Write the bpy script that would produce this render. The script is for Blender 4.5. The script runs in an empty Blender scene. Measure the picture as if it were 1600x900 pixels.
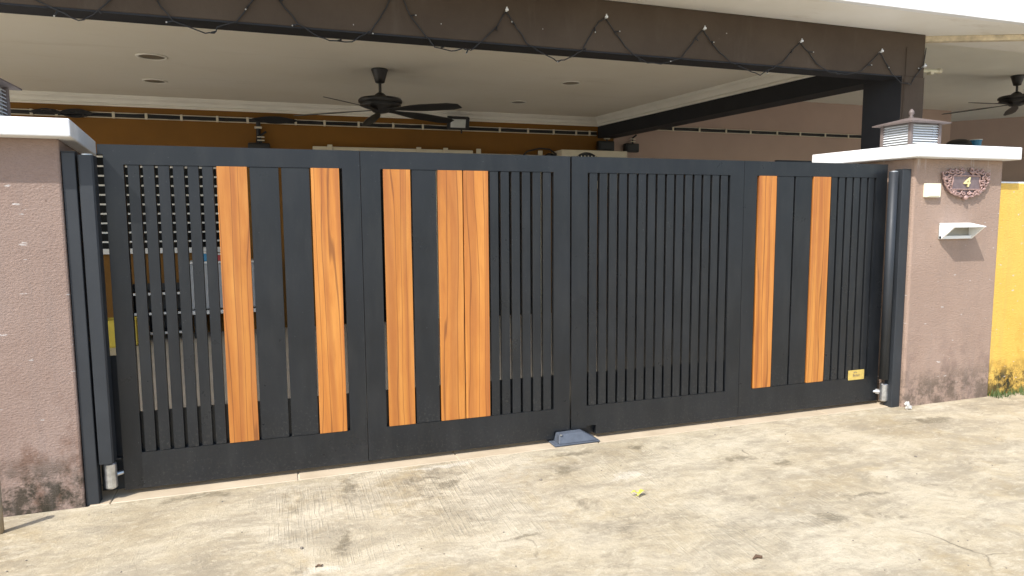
import bpy, bmesh, math, random
from mathutils import Vector, Matrix
R = math.radians
random.seed(7)
scene = bpy.context.scene
C = scene.collection

# ------------------------------------------------------------------ camera
cam_data = bpy.data.cameras.new('camera')
cam = bpy.data.objects.new('camera', cam_data)
C.objects.link(cam)
scene.camera = cam
cam_data.lens = 1050.0 / 1600.0 * 36.0
cam_data.sensor_width = 36.0
cam_data.clip_start = 0.05
cam_data.clip_end = 2000.0
PIT, ROL, YAW = R(5.803), R(-0.392), R(18.785)
_f = Vector((math.sin(YAW), math.cos(YAW), 0)); _r = Vector((math.cos(YAW), -math.sin(YAW), 0)); _u = Vector((0, 0, 1))
_f2 = _f * math.cos(PIT) - _u * math.sin(PIT); _u2 = _u * math.cos(PIT) + _f * math.sin(PIT)
_r3 = _r * math.cos(ROL) + _u2 * math.sin(ROL); _u3 = _u2 * math.cos(ROL) - _r * math.sin(ROL)
cam.matrix_world = Matrix(((_r3.x, _u3.x, -_f2.x, 0.0), (_r3.y, _u3.y, -_f2.y, -4.212),
                           (_r3.z, _u3.z, -_f2.z, 1.55), (0, 0, 0, 1)))

# ------------------------------------------------------------------ sky, sun, exposure
SUN = Vector((0.145, 0.105, -0.215)).normalized()          # direction the light travels
SUN_EL = math.asin(-SUN.z)
world = bpy.data.worlds.new('World'); scene.world = world; world.use_nodes = True
_nt = world.node_tree
_sky = _nt.nodes.new('ShaderNodeTexSky'); _sky.sky_type = 'NISHITA'; _sky.sun_disc = False
_sky.sun_elevation = SUN_EL; _sky.sun_rotation = math.atan2(-SUN.x, -SUN.y) % (2 * math.pi)
_sky.air_density = 1.0; _sky.dust_density = 1.6; _sky.ozone_density = 1.0
_nt.links.new(_sky.outputs[0], _nt.nodes['Background'].inputs[0])
_nt.nodes['Background'].inputs[1].default_value = 0.15
sun_data = bpy.data.lights.new('sun', 'SUN'); sun_data.energy = 2.9; sun_data.angle = R(0.6); sun_data.color = (1.0, 0.965, 0.91)
sun = bpy.data.objects.new('sun', sun_data); C.objects.link(sun)
sun.rotation_euler = SUN.to_track_quat('-Z', 'Y').to_euler(); sun.location = (-6, -6, 12)
vs = scene.view_settings
vs.view_transform = 'Standard'; vs.look = 'None'; vs.gamma = 1.0; vs.use_curve_mapping = False
vs.exposure = 0.95

# ------------------------------------------------------------------ material helpers
class NT:
    def __init__(s, name):
        s.m = bpy.data.materials.new(name); s.m.use_nodes = True
        s.t = s.m.node_tree; s.b = s.t.nodes['Principled BSDF']
    def n(s, typ, **kw):
        nd = s.t.nodes.new(typ)
        for k, v in kw.items(): setattr(nd, k, v)
        return nd
    def l(s, a, b): s.t.links.new(a, b)
    def coord(s, scale=(1, 1, 1), which='Object', rnd=False, rot=(0, 0, 0)):
        tc = s.n('ShaderNodeTexCoord'); mp = s.n('ShaderNodeMapping')
        mp.inputs['Scale'].default_value = scale; mp.inputs['Rotation'].default_value = rot
        s.l(tc.outputs[which], mp.inputs['Vector'])
        if rnd:
            oi = s.n('ShaderNodeObjectInfo'); ml = s.n('ShaderNodeMath', operation='MULTIPLY'); ml.inputs[1].default_value = 57.0
            cb = s.n('ShaderNodeCombineXYZ'); s.l(oi.outputs['Random'], ml.inputs[0])
            s.l(ml.outputs[0], cb.inputs[0]); s.l(ml.outputs[0], cb.inputs[2]); s.l(cb.outputs[0], mp.inputs['Location'])
        return mp.outputs[0]
    def noise(s, vec, scale, detail=4, rough=0.55, dist=0.0):
        nz = s.n('ShaderNodeTexNoise'); nz.inputs['Scale'].default_value = scale; nz.inputs['Detail'].default_value = detail
        nz.inputs['Roughness'].default_value = rough; nz.inputs['Distortion'].default_value = dist
        s.l(vec, nz.inputs['Vector']); return nz.outputs['Fac']
    def ramp(s, fac, stops):
        r = s.n('ShaderNodeValToRGB'); e = r.color_ramp.elements
        while len(e) > 1: e.remove(e[0])
        e[0].position = stops[0][0]; e[0].color = (*stops[0][1], 1)
        for p, c in stops[1:]:
            k = e.new(p); k.color = (*c, 1)
        s.l(fac, r.inputs[0]); return r.outputs[0]
    def mask(s, fac, a, b):
        return s.ramp(fac, [(a, (0, 0, 0)), (b, (1, 1, 1))])
    def mul(s, a, b):
        m = s.n('ShaderNodeMath', operation='MULTIPLY'); s.l(a, m.inputs[0])
        if isinstance(b, (int, float)): m.inputs[1].default_value = b
        else: s.l(b, m.inputs[1])
        return m.outputs[0]
    def mix(s, fac, a, b):
        m = s.n('ShaderNodeMix', data_type='RGBA')
        for sock, v in ((m.inputs[0], fac), (m.inputs[6], a), (m.inputs[7], b)):
            if isinstance(v, tuple): sock.default_value = (*v, 1)
            elif isinstance(v, (int, float)): sock.default_value = v
            else: s.l(v, sock)
        return m.outputs[2]
    def z(s, lo, hi, which='Object'):
        tc = s.n('ShaderNodeTexCoord'); sp = s.n('ShaderNodeSeparateXYZ'); s.l(tc.outputs[which], sp.inputs[0])
        mr = s.n('ShaderNodeMapRange'); mr.inputs[1].default_value = lo; mr.inputs[2].default_value = hi
        mr.inputs[3].default_value = 1.0; mr.inputs[4].default_value = 0.0
        s.l(sp.outputs[2], mr.inputs[0]); return mr.outputs[0]
    def set(s, color=None, rough=None, metal=None, spec=None, coat=None, coat_rough=None):
        for key, v in (('Base Color', color), ('Roughness', rough), ('Metallic', metal), ('Specular IOR Level', spec), ('Coat Weight', coat), ('Coat Roughness', coat_rough)):
            if v is None: continue
            i = s.b.inputs[key]
            if isinstance(v, tuple): i.default_value = (*v, 1)
            elif isinstance(v, (int, float)): i.default_value = v
            else: s.l(v, i)
        return s
    def bump(s, h, strength=0.3, dist=0.01):
        b = s.n('ShaderNodeBump'); b.inputs['Strength'].default_value = strength; b.inputs['Distance'].default_value = dist
        s.l(h, b.inputs['Height']); s.l(b.outputs[0], s.b.inputs['Normal']); return s

def simple(name, col, rough=0.6, metal=0.0, var=0.12, scale=6.0, bump=0.0, spec=None):
    t = NT(name); v = t.coord(rnd=True)
    f = t.noise(v, scale, 5)
    dark = tuple(c * (1 - var) for c in col); light = tuple(min(1, c * (1 + var)) for c in col)
    t.set(color=t.ramp(f, [(0.3, dark), (0.7, light)]), rough=rough, metal=metal, spec=spec)
    if bump: t.bump(t.noise(v, scale * 14, 3), bump, 0.004)
    return t.m

M = {}
# black powder coat on the gate: fine orange peel, dust specks
t = NT('black_powder_coat'); v = t.coord(rnd=True)
big = t.noise(v, 2.2, 3)
base = t.ramp(big, [(0.3, (0.0095, 0.011, 0.013)), (0.7, (0.014, 0.016, 0.019))])
dust = t.mul(t.mask(t.noise(t.coord((1, 1, 0.22), rnd=True), 9, 6, 0.7), 0.46, 0.74), 0.30)
base = t.mix(dust, base, (0.042, 0.042, 0.040))
spl = t.mul(t.mask(t.noise(v, 46, 4, 0.6), 0.70, 0.76), t.mask(t.noise(v, 2.6, 3), 0.42, 0.62))
base = t.mix(t.mul(spl, 0.45), base, (0.17, 0.17, 0.165))
mud = t.mul(t.mask(t.noise(v, 58, 5, 0.7), 0.54, 0.66), t.mask(t.z(0.02, 0.34), 0.25, 0.95)); base = t.mix(t.mul(mud, 0.17), base, (0.19, 0.175, 0.15))
spk = t.mask(t.noise(v, 105, 2, 0.5), 0.70, 0.76)
t.set(color=t.mix(t.mul(spk, 0.35), base, (0.22, 0.23, 0.24)), rough=t.ramp(t.noise(v, 3.5, 6, 0.65), [(0.3, (0.24,) * 3), (0.75, (0.46,) * 3)]), spec=0.42)
hb = t.n('ShaderNodeMath', operation='ADD'); t.l(t.noise(v, 240, 2), hb.inputs[0]); t.l(t.mul(t.noise(t.coord((1, 1, 0.4), rnd=True), 4, 2), 6.0), hb.inputs[1])
t.bump(hb.outputs[0], 0.05, 0.0012); M['gate'] = t.m
t = NT('black_post_paint'); v = t.coord(rnd=True)
t.set(color=t.ramp(t.noise(v, 2.5, 4), [(0.3, (0.017, 0.020, 0.024)), (0.7, (0.026, 0.030, 0.035))]), rough=t.ramp(t.noise(v, 6, 5), [(0.3, (0.48,) * 3), (0.7, (0.62,) * 3)]), spec=0.5)
t.bump(t.noise(v, 180, 2), 0.08, 0.001); M['post'] = t.m
# printed wood grain on aluminium planks
t = NT('wood_grain_print'); v = t.coord((1, 1, 0.085), rnd=True); v2 = t.coord((1, 1, 0.03), rnd=True)
def wave(sc, dist, det, vec):
    wv = t.n('ShaderNodeTexWave', wave_type='BANDS', bands_direction='X'); wv.inputs['Scale'].default_value = sc; wv.inputs['Distortion'].default_value = dist
    wv.inputs['Detail'].default_value = det; wv.inputs['Detail Scale'].default_value = 1.4; t.l(vec, wv.inputs['Vector']); return wv.outputs['Fac']
col = t.ramp(t.noise(v, 10, 5, 0.6, 0.8), [(0.27, (0.330, 0.112, 0.024)), (0.45, (0.475, 0.180, 0.034)), (0.70, (0.585, 0.255, 0.056))])
oi = t.n('ShaderNodeObjectInfo'); tint = t.n('ShaderNodeHueSaturation'); mr = t.n('ShaderNodeMapRange'); mr.inputs[3].default_value = 0.90; mr.inputs[4].default_value = 1.08
t.l(oi.outputs['Random'], mr.inputs[0]); t.l(mr.outputs[0], tint.inputs['Value']); t.l(col, tint.inputs['Color']); col = tint.outputs[0]
v3 = t.coord((1, 1, 0.055), rnd=True)
along = t.noise(t.coord((0.6, 0.6, 0.30), rnd=True), 6, 4, 0.6)
col = t.mix(t.mul(t.mask(along, 0.45, 0.68), 0.45), col, (0.40, 0.128, 0.030))
col = t.mix(t.mul(t.mask(wave(3.0, 8, 2.5, v3), 0.50, 1.0), 0.42), col, (0.255, 0.072, 0.022))
col = t.mix(t.mul(t.mask(wave(6.0, 10, 2.2, v3), 0.958, 0.996), 0.60), col, (0.120, 0.036, 0.012))
col = t.mix(t.mul(t.mask(t.noise(v2, 150, 3, 0.65), 0.52, 0.70), 0.22), col, (0.22, 0.075, 0.020))
t.set(color=col, rough=t.ramp(t.noise(v, 7, 4), [(0.3, (0.34,) * 3), (0.7, (0.48,) * 3)]), spec=0.45); t.bump(t.noise(v2, 150, 2), 0.05, 0.001); M['wood'] = t.m
# rough painted plaster on the pillars
def plaster(name, base, light, damp, moss_amt=1.0):
    t = NT(name); v = t.coord()
    f = t.noise(v, 2.3, 6, 0.65); col = t.ramp(f, [(0.3, base), (0.7, light)])
    col = t.mix(t.mul(t.mask(t.noise(t.coord((1, 1, 2.2)), 48, 4, 0.7), 0.40, 0.75), 0.28), col, tuple(c * 1.35 for c in light))
    st = t.mul(t.mask(t.noise(t.coord((1, 1, 0.8)), 5.5, 6, 0.66), 0.50, 0.62), t.mask(t.z(0.0, 1.1), 0.25, 0.80))
    col = t.mix(t.mul(st, 0.80), col, damp)
    low = t.mul(t.mask(t.noise(v, 8.5, 7, 0.74), 0.42, 0.56), t.mask(t.z(0.02, 0.40), 0.20, 0.62))
    col = t.mix(t.mul(low, 0.90 * moss_amt), col, (0.022, 0.024, 0.014))
    drip = t.mul(t.mask(t.noise(t.coord((9, 9, 0.9)), 2.6, 3, 0.5), 0.64, 0.72), t.mask(t.z(1.70, 2.02), 0.55, 0.05))
    col = t.mix(t.mul(drip, 0.55), col, (0.60, 0.56, 0.54))
    chips = t.mask(t.noise(t.coord((1, 1, 3.2)), 13, 3, 0.5), 0.695, 0.725)
    col = t.mix(t.mul(chips, 0.85), col, (0.62, 0.58, 0.55))
    vst = t.mul(t.mask(t.noise(t.coord((7, 7, 0.45)), 1.6, 5, 0.65), 0.50, 0.66), 0.30); col = t.mix(vst, col, tuple(0.55 * c + 0.06 for c in light))
    pits = t.mask(t.noise(v, 24, 3, 0.5), 0.74, 0.78)
    col = t.mix(t.mul(pits, 0.7), col, (0.13, 0.085, 0.065))
    t.set(color=col, rough=0.88, spec=0.25)
    t.bump(t.noise(t.coord((1, 1, 1.7)), 62, 5, 0.7), 0.75, 0.012)
    blot = t.mask(t.noise(v, 1.3, 5, 0.6), 0.40, 0.66); t.set(color=t.mix(t.mul(blot, 0.35), col, tuple(a * 0.45 + b * 0.55 for a, b in zip(damp, light))))
    return t.m
M['plaster'] = plaster('mauve_plaster', (0.268, 0.188, 0.152), (0.330, 0.244, 0.204), (0.165, 0.090, 0.060))
M['plaster_r'] = plaster('tan_plaster', (0.322, 0.226, 0.172), (0.372, 0.270, 0.212), (0.25, 0.175, 0.140), 0.65)
M['yellow_wall'] = plaster('yellow_wall_paint', (0.68, 0.425, 0.085), (0.74, 0.475, 0.11), (0.55, 0.31, 0.05), 1.15)
# white cap concrete paint
t = NT('white_cap_paint'); v = t.coord()
col = t.ramp(t.noise(v, 5, 5), [(0.3, (0.74, 0.74, 0.73)), (0.7, (0.82, 0.82, 0.81))])
col = t.mix(t.mul(t.mask(t.noise(v, 4.2, 5, 0.7), 0.60, 0.74), 0.35), col, (0.50, 0.44, 0.34))
t.set(color=col, rough=0.7).bump(t.noise(v, 40, 3), 0.2, 0.004); M['cap'] = t.m
# weathered concrete drive
t = NT('weathered_concrete'); v = t.coord()
vw = t.n('ShaderNodeVectorMath', operation='ADD'); nzv = t.n('ShaderNodeTexNoise'); nzv.inputs['Scale'].default_value = 3.5; nzv.inputs['Detail'].default_value = 5
t.l(v, nzv.inputs['Vector']); sc_ = t.n('ShaderNodeVectorMath', operation='SCALE'); sc_.inputs['Scale'].default_value = 0.22
t.l(nzv.outputs['Color'], sc_.inputs[0]); t.l(v, vw.inputs[0]); t.l(sc_.outputs[0], vw.inputs[1]); w = vw.outputs[0]
def msc(vec, s3, rot=0.0):
    mp = t.n('ShaderNodeMapping'); mp.inputs['Scale'].default_value = s3; mp.inputs['Rotation'].default_value = (0, 0, rot); t.l(vec, mp.inputs['Vector']); return mp.outputs[0]
n1 = t.noise(w, 1.1, 6, 0.68); n2 = t.noise(msc(w, (0.8, 1.7, 1), 0.25), 2.2, 6, 0.74); n3 = t.noise(msc(w, (0.7, 1.5, 1), -0.3), 6.5, 6, 0.75)
col = t.ramp(n1, [(0.34, (0.335, 0.272, 0.172)), (0.50, (0.450, 0.382, 0.262)), (0.66, (0.540, 0.475, 0.350))])
col = t.mix(t.mul(t.mask(n2, 0.45, 0.60), 0.60), col, (0.278, 0.240, 0.176))
col = t.mix(t.mul(t.mask(n3, 0.50, 0.66), 0.42), col, (0.235, 0.200, 0.140))
pale = t.mask(t.noise(msc(w, (0.8, 1.8, 1), 0.15), 3.1, 6, 0.76), 0.53, 0.66)
col = t.mix(t.mul(pale, 0.62), col, (0.590, 0.520, 0.385))
ochre = t.mask(t.noise(w, 1.9, 7, 0.7), 0.56, 0.68)
col = t.mix(t.mul(ochre, 0.40), col, (0.36, 0.262, 0.115))
strk = t.mask(t.noise(msc(v, (34, 1.7, 1), -0.10), 2.2, 4, 0.65), 0.50, 0.66)
zone = t.mask(t.noise(w, 1.3, 5, 0.65), 0.50, 0.62)
col = t.mix(t.mul(t.mul(strk, zone), 0.26), col, (0.64, 0.565, 0.42))
dk = t.mul(t.mask(t.noise(w, 1.6, 6, 0.74), 0.57, 0.66), t.mask(t.noise(w, 14, 6, 0.75), 0.40, 0.60))
col = t.mix(t.mul(dk, 0.70), col, (0.120, 0.095, 0.060))
def stain(x, y, rx, ry, amt, c):
    global col
    mp = t.n('ShaderNodeMapping'); mp.inputs['Location'].default_value = (-(x + 0.15) / rx, -(y + 0.15) / ry, -0.15); mp.inputs['Scale'].default_value = (1 / rx, 1 / ry, 1)
    t.l(w, mp.inputs['Vector']); ln = t.n('ShaderNodeVectorMath', operation='LENGTH'); t.l(mp.outputs[0], ln.inputs[0])
    ad = t.n('ShaderNodeMath', operation='ADD'); t.l(ln.outputs['Value'], ad.inputs[0]); t.l(t.mul(t.noise(v, 13, 7, 0.8), 2.4), ad.inputs[1])
    col = t.mix(t.mul(t.mask(t.mul(ad.outputs[0], 0.4), 0.76, 0.60), amt), col, c)
for (x, y, rx, ry) in ((0.27, -0.33, 0.09, 0.20), (0.18, -1.03, 0.05, 0.16), (0.83, -0.46, 0.16, 0.09), (1.57, -0.54, 0.14, 0.10), (2.18, -0.32, 0.12, 0.08), (1.73, -0.30, 0.30, 0.07),
                       (2.70, -0.72, 0.20, 0.10), (2.58, -1.60, 0.14, 0.12), (-0.55, -0.20, 0.30, 0.07), (1.0, -1.28, 0.20, 0.03), (2.9, -0.88, 0.10, 0.10), (3.0, -1.45, 0.25, 0.05), (4.6, -0.55, 0.35, 0.12)):
    stain(x, y, rx, ry, 0.58, (0.105, 0.085, 0.050))
for (x, y, rx, ry) in ((0.10, -1.25, 0.16, 0.07), (1.9, -0.75, 0.22, 0.12), (0.9, -0.20, 0.35, 0.05)):
    stain(x, y, rx, ry, 0.65, (0.64, 0.585, 0.47))
col = t.mix(t.mul(t.mask(t.noise(msc(w, (0.7, 1.3, 1), 0.2), 13, 6, 0.8), 0.50, 0.64), 0.42), col, (0.250, 0.215, 0.155))
col = t.mix(t.mul(t.mask(t.noise(msc(w, (0.8, 1.4, 1), -0.2), 17, 6, 0.8), 0.52, 0.66), 0.50), col, (0.62, 0.545, 0.40))
vo = t.n('ShaderNodeTexVoronoi', feature='DISTANCE_TO_EDGE'); vo.inputs['Scale'].default_value = 0.55; t.l(w, vo.inputs['Vector'])
crk = t.mul(t.mask(vo.outputs['Distance'], 0.0045, 0.0015), t.mask(t.noise(v, 1.9, 4, 0.6), 0.56, 0.66))
col = t.mix(t.mul(crk, 0.7), col, (0.070, 0.055, 0.035))
grit = t.mask(t.noise(v, 85, 5, 0.75), 0.57, 0.68)
col = t.mix(t.mul(grit, 0.45), col, (0.17, 0.14, 0.095))
t.set(color=col, rough=t.ramp(n2, [(0.3, (0.72,) * 3), (0.7, (0.9,) * 3)]), spec=0.3)
hm = t.n('ShaderNodeMath', operation='ADD'); t.l(t.mul(t.mul(strk, zone), 0.5), hm.inputs[0]); t.l(t.noise(v, 34, 6, 0.75), hm.inputs[1])
t.bump(hm.outputs[0], 0.7, 0.012); M['concrete'] = t.m
t = NT('threshold_tile'); v = t.coord(rnd=True)
t.set(color=t.ramp(t.noise(v, 5, 5), [(0.3, (0.43, 0.345, 0.235)), (0.7, (0.53, 0.435, 0.31))]), rough=0.55).bump(t.noise(v, 50, 3), 0.1, 0.003); M['tile'] = t.m
M['asphalt'] = simple('concrete_road', (0.34, 0.32, 0.28), 0.9, var=0.3, scale=30, bump=0.4)
M['soil'] = simple('outer_ground', (0.48, 0.45, 0.37), 0.95, var=0.2, scale=1.5)
M['porch_floor'] = simple('porch_floor_tile', (0.62, 0.56, 0.46), 0.5, var=0.1, scale=3)
t = NT('brown_beam_paint'); v = t.coord()
col = t.ramp(t.noise(v, 1.4, 6, 0.65), [(0.3, (0.060, 0.041, 0.027)), (0.7, (0.085, 0.061, 0.042))])
col = t.mix(t.mul(t.mask(t.noise(t.coord((3, 3, 0.5)), 2.4, 5, 0.7), 0.55, 0.70), 0.35), col, (0.105, 0.082, 0.062))
col = t.mix(t.mul(t.mask(t.noise(v, 21, 2, 0.4), 0.775, 0.79), 0.9), col, (0.42, 0.40, 0.37))
t.set(color=col, rough=0.82, spec=0.3).bump(t.noise(v, 26, 5, 0.7), 0.35, 0.006); M['beam'] = t.m
M['charcoal'] = simple('charcoal_paint', (0.020, 0.020, 0.022), 0.7, var=0.15, scale=4, bump=0.15, spec=0.3)
# cream ceiling with faint damp stains
t = NT('cream_ceiling'); v = t.coord()
col = t.ramp(t.noise(v, 0.7, 5, 0.6), [(0.3, (0.80, 0.74, 0.61)), (0.7, (0.84, 0.79, 0.68))])
stn = t.mask(t.noise(t.coord((0.6, 2.2, 1)), 1.5, 6, 0.7, 0.5), 0.56, 0.74)
t.set(color=t.mix(t.mul(stn, 0.35), col, (0.63, 0.56, 0.43)), rough=0.85).bump(t.noise(v, 5, 4), 0.12, 0.01); M['ceiling'] = t.m
M['cornice'] = simple('cornice_plaster', (0.84, 0.80, 0.70), 0.8, var=0.05, scale=3)
M['ochre'] = simple('ochre_wall_paint', (0.205, 0.088, 0.006), 0.75, var=0.12, scale=1.4, bump=0.15)
M['pink'] = simple('pinkish_wall_paint', (0.45, 0.33, 0.27), 0.8, var=0.07, scale=1.2, bump=0.1)
t = NT('soffit_paint'); v = t.coord()
col = t.ramp(t.noise(v, 2, 5), [(0.3, (0.80, 0.77, 0.69)), (0.7, (0.85, 0.83, 0.77))])
t.set(color=t.mix(t.mul(t.mask(t.noise(t.coord((0.5, 2, 1)), 3, 6, 0.7), 0.58, 0.72), 0.4), col, (0.52, 0.45, 0.33)), rough=0.85); M['soffit'] = t.m
M['flaky'] = simple('flaking_plaster', (0.58, 0.49, 0.34), 0.9, var=0.3, scale=12, bump=0.6)
M['fascia'] = simple('white_fascia_paint', (0.80, 0.80, 0.80), 0.7, var=0.03, scale=3)
M['nb_ceiling'] = simple('neighbour_ceiling_paint', (0.80, 0.79, 0.70), 0.85, var=0.06, scale=0.8)
M['fan'] = simple('dark_bronze_fan', (0.028, 0.026, 0.024), 0.4, var=0.2, scale=9, spec=0.5)
M['cable'] = simple('black_cable', (0.015, 0.015, 0.016), 0.5, var=0.2)
M['cream_plastic'] = simple('cream_plastic', (0.66, 0.60, 0.46), 0.5, var=0.06)
M['white_plastic'] = simple('white_plastic', (0.80, 0.81, 0.80), 0.4, var=0.03)
M['ivory'] = simple('ivory_plastic', (0.80, 0.76, 0.58), 0.45, var=0.03)
M['steel'] = simple('galvanised_steel', (0.55, 0.56, 0.57), 0.35, metal=0.9, var=0.25, scale=30)
M['rubber'] = simple('grey_rubber', (0.075, 0.088, 0.110), 0.6, var=0.25, scale=14, bump=0.3)
M['lamp_metal'] = simple('mauve_brown_lamp_metal', (0.150, 0.118, 0.106), 0.55, var=0.15, scale=18)
M['louvre'] = simple('white_lamp_louvre', (0.66, 0.68, 0.69), 0.4, var=0.05)
M['lamp_core'] = simple('lamp_inner_glass', (0.30, 0.29, 0.25), 0.3, var=0.1)
M['downlight_lens'] = simple('recess_shade_lens', (0.20, 0.165, 0.11), 0.4, var=0.12)  # lens colour darkened to paint in the shade of a recess
M['bronze'] = simple('pink_bronze_casting', (0.36, 0.235, 0.205), 0.45, metal=0.25, var=0.35, scale=40, bump=0.3)
M['bronze_dark'] = simple('dark_bronze_plate', (0.185, 0.135, 0.135), 0.5, metal=0.2, var=0.2, scale=20)
M['gold'] = simple('gold_plate', (0.70, 0.52, 0.15), 0.45, metal=0.35, var=0.12, scale=30)
M['gold_paint'] = simple('pale_gold_digit', (0.72, 0.62, 0.30), 0.45, var=0.05)
M['glass_dark'] = simple('dark_glass', (0.006, 0.0065, 0.007), 0.25, var=0.1, spec=0.08)
M['white_paint'] = simple('white_grille_paint', (0.78, 0.77, 0.74), 0.5, var=0.03)
M['grey_panel'] = simple('grey_cabinet', (0.40, 0.41, 0.42), 0.5, var=0.08)
M['red'] = simple('red_box', (0.45, 0.05, 0.05), 0.5); M['blue'] = simple('blue_box', (0.05, 0.25, 0.45), 0.5)
M['yellow'] = simple('yellow_crate', (0.72, 0.52, 0.05), 0.5); M['black'] = simple('black_plastic', (0.012, 0.012, 0.013), 0.45)
M['led'] = simple('clear_bulb', (0.48, 0.47, 0.43), 0.25)
M['flood_glass'] = simple('floodlight_glass', (0.60, 0.62, 0.58), 0.2, var=0.1)
M['pole'] = simple('tan_pole', (0.33, 0.26, 0.17), 0.6, var=0.25, scale=12)
M['leaf'] = simple('yellow_leaf', (0.62, 0.58, 0.06), 0.6); M['twig'] = simple('dry_twig', (0.10, 0.06, 0.035), 0.9)
M['grass'] = simple('weed_green', (0.085, 0.125, 0.035), 0.7, var=0.4); M['paper'] = simple('crumpled_paper', (0.52, 0.50, 0.46), 0.8)
M['pebble'] = simple('grit_stone', (0.22, 0.19, 0.15), 0.9, var=0.4)

# ------------------------------------------------------------------ mesh helpers
def obj(name, bm, mat, parent=None, loc=None, smooth=False):
    me = bpy.data.meshes.new(name); bm.normal_update(); bm.to_mesh(me); bm.free()
    for m_ in (mat if isinstance(mat, (list, tuple)) else [mat]): me.materials.append(M[m_])
    if smooth:
        for p in me.polygons: p.use_smooth = True
    o = bpy.data.objects.new(name, me); C.objects.link(o)
    if loc: o.location = loc
    if parent: o.parent = parent
    return o
def tag(o, label, cat, group=None):
    o['label'] = label; o['category'] = cat
    if group: o['group'] = group
    return o
def thing(name, label, cat, loc=(0, 0, 0), group=None):
    o = bpy.data.objects.new(name, None); C.objects.link(o); o.location = loc; o.empty_display_size = 0.1
    return tag(o, label, cat, group)
def struct(name, bm, mat, **kw):
    o = obj(name, bm, mat, **kw); o['kind'] = 'structure'; return o
def new(): return bmesh.new()
def hexa(bm, b, tp, bevel=0.0, seg=1):
    """b, tp: four bottom and four top corners, counter-clockwise from above"""
    vb = [bm.verts.new(p) for p in b]; vt = [bm.verts.new(p) for p in tp]
    fs = [bm.faces.new(list(reversed(vb))), bm.faces.new(vt)]
    for i in range(4):
        j = (i + 1) % 4; fs.append(bm.faces.new((vb[i], vb[j], vt[j], vt[i])))
    if bevel:
        es = list({e for f in fs for e in f.edges})
        bmesh.ops.bevel(bm, geom=es, offset=bevel, segments=seg, affect='EDGES', profile=0.5)
    return fs
K = -0.1193                                                # the plot is skewed: sides run back at this slope
def box(bm, x0, x1, y0, y1, z0, z1, bevel=0.0, seg=1, skew=0.0):
    d = (y1 - y0) * skew
    q = [(x0, y0), (x1, y0), (x1 + d, y1), (x0 + d, y1)]
    return hexa(bm, [(x, y, z0) for x, y in q], [(x, y, z1) for x, y in q], bevel, seg)
def bx(name, x0, x1, y0, y1, z0, z1, mat, parent=None, bevel=0.0, seg=1, skew=0.0, loc=None):
    bm = new(); box(bm, x0, x1, y0, y1, z0, z1, bevel, seg, skew); return obj(name, bm, mat, parent, loc)
def tube(bm, pts, r, n=8, cap=True):
    pts = [Vector(p) for p in pts]; rings = []
    rr = r if isinstance(r, (list, tuple)) else [r] * len(pts)
    ref = Vector((0, 0, 1))
    for i, p in enumerate(pts):
        d = (pts[min(i + 1, len(pts) - 1)] - pts[max(i - 1, 0)]).normalized()
        a = d.cross(ref) if abs(d.dot(ref)) < 0.95 else d.cross(Vector((0, 1, 0)))
        a.normalize(); b = d.cross(a).normalized()
        rings.append([bm.verts.new(p + (a * math.cos(2 * math.pi * k / n) + b * math.sin(2 * math.pi * k / n)) * rr[i]) for k in range(n)])
    for i in range(len(rings) - 1):
        for k in range(n):
            bm.faces.new((rings[i][k], rings[i][(k + 1) % n], rings[i + 1][(k + 1) % n], rings[i + 1][k]))
    if cap:
        bm.faces.new(rings[0]); bm.faces.new(list(reversed(rings[-1])))
    bmesh.ops.recalc_face_normals(bm, faces=bm.faces[:])
def lathe(bm, prof, cx=0, cy=0, n=24, cap=True):
    rings = []
    for r, z in prof:
        rings.append([bm.verts.new((cx + max(r, 1e-4) * math.cos(2 * math.pi * k / n), cy + max(r, 1e-4) * math.sin(2 * math.pi * k / n), z)) for k in range(n)])
    for i in range(len(rings) - 1):
        for k in range(n):
            bm.faces.new((rings[i][k], rings[i][(k + 1) % n], rings[i + 1][(k + 1) % n], rings[i + 1][k]))
    if cap: bm.faces.new(rings[0]); bm.faces.new(rings[-1])
    bmesh.ops.recalc_face_normals(bm, faces=bm.faces[:])
def extrude_xz(bm, poly, y0, y1, bevel=0.0):
    """polygon in x,z pushed through from y0 to y1"""
    a = [bm.verts.new((x, y0, z)) for x, z in poly]; b = [bm.verts.new((x, y1, z)) for x, z in poly]
    fs = [bm.faces.new(a), bm.faces.new(list(reversed(b)))]
    n = len(poly)
    for i in range(n):
        j = (i + 1) % n; fs.append(bm.faces.new((a[j], a[i], b[i], b[j])))
    bmesh.ops.recalc_face_normals(bm, faces=fs)
    if bevel:
        bmesh.ops.bevel(bm, geom=list({e for f in fs for e in f.edges}), offset=bevel, segments=1, affect='EDGES')
def sweep_profile(bm, prof, p0, p1, out):
    """profile (o, z) pulled from p0 to p1; 'out' is the horizontal outward direction"""
    rows = []
    for P in (Vector(p0), Vector(p1)):
        rows.append([bm.verts.new((P.x + out[0] * o, P.y + out[1] * o, P.z + z)) for o, z in prof])
    for i in range(len(prof) - 1): bm.faces.new((rows[0][i], rows[0][i + 1], rows[1][i + 1], rows[1][i]))
    bm.faces.new(rows[0]); bm.faces.new(list(reversed(rows[1])))
    bm.faces.new((rows[0][-1], rows[0][0], rows[1][0], rows[1][-1]))
    bmesh.ops.recalc_face_normals(bm, faces=bm.faces[:])
def plane(bm, x0, x1, y0, y1, z, nx=1, ny=1):
    vs_ = [[bm.verts.new((x0 + (x1 - x0) * i / nx, y0 + (y1 - y0) * j / ny, z)) for i in range(nx + 1)] for j in range(ny + 1)]
    for j in range(ny):
        for i in range(nx): bm.faces.new((vs_[j][i], vs_[j][i + 1], vs_[j + 1][i + 1], vs_[j + 1][i]))

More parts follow.
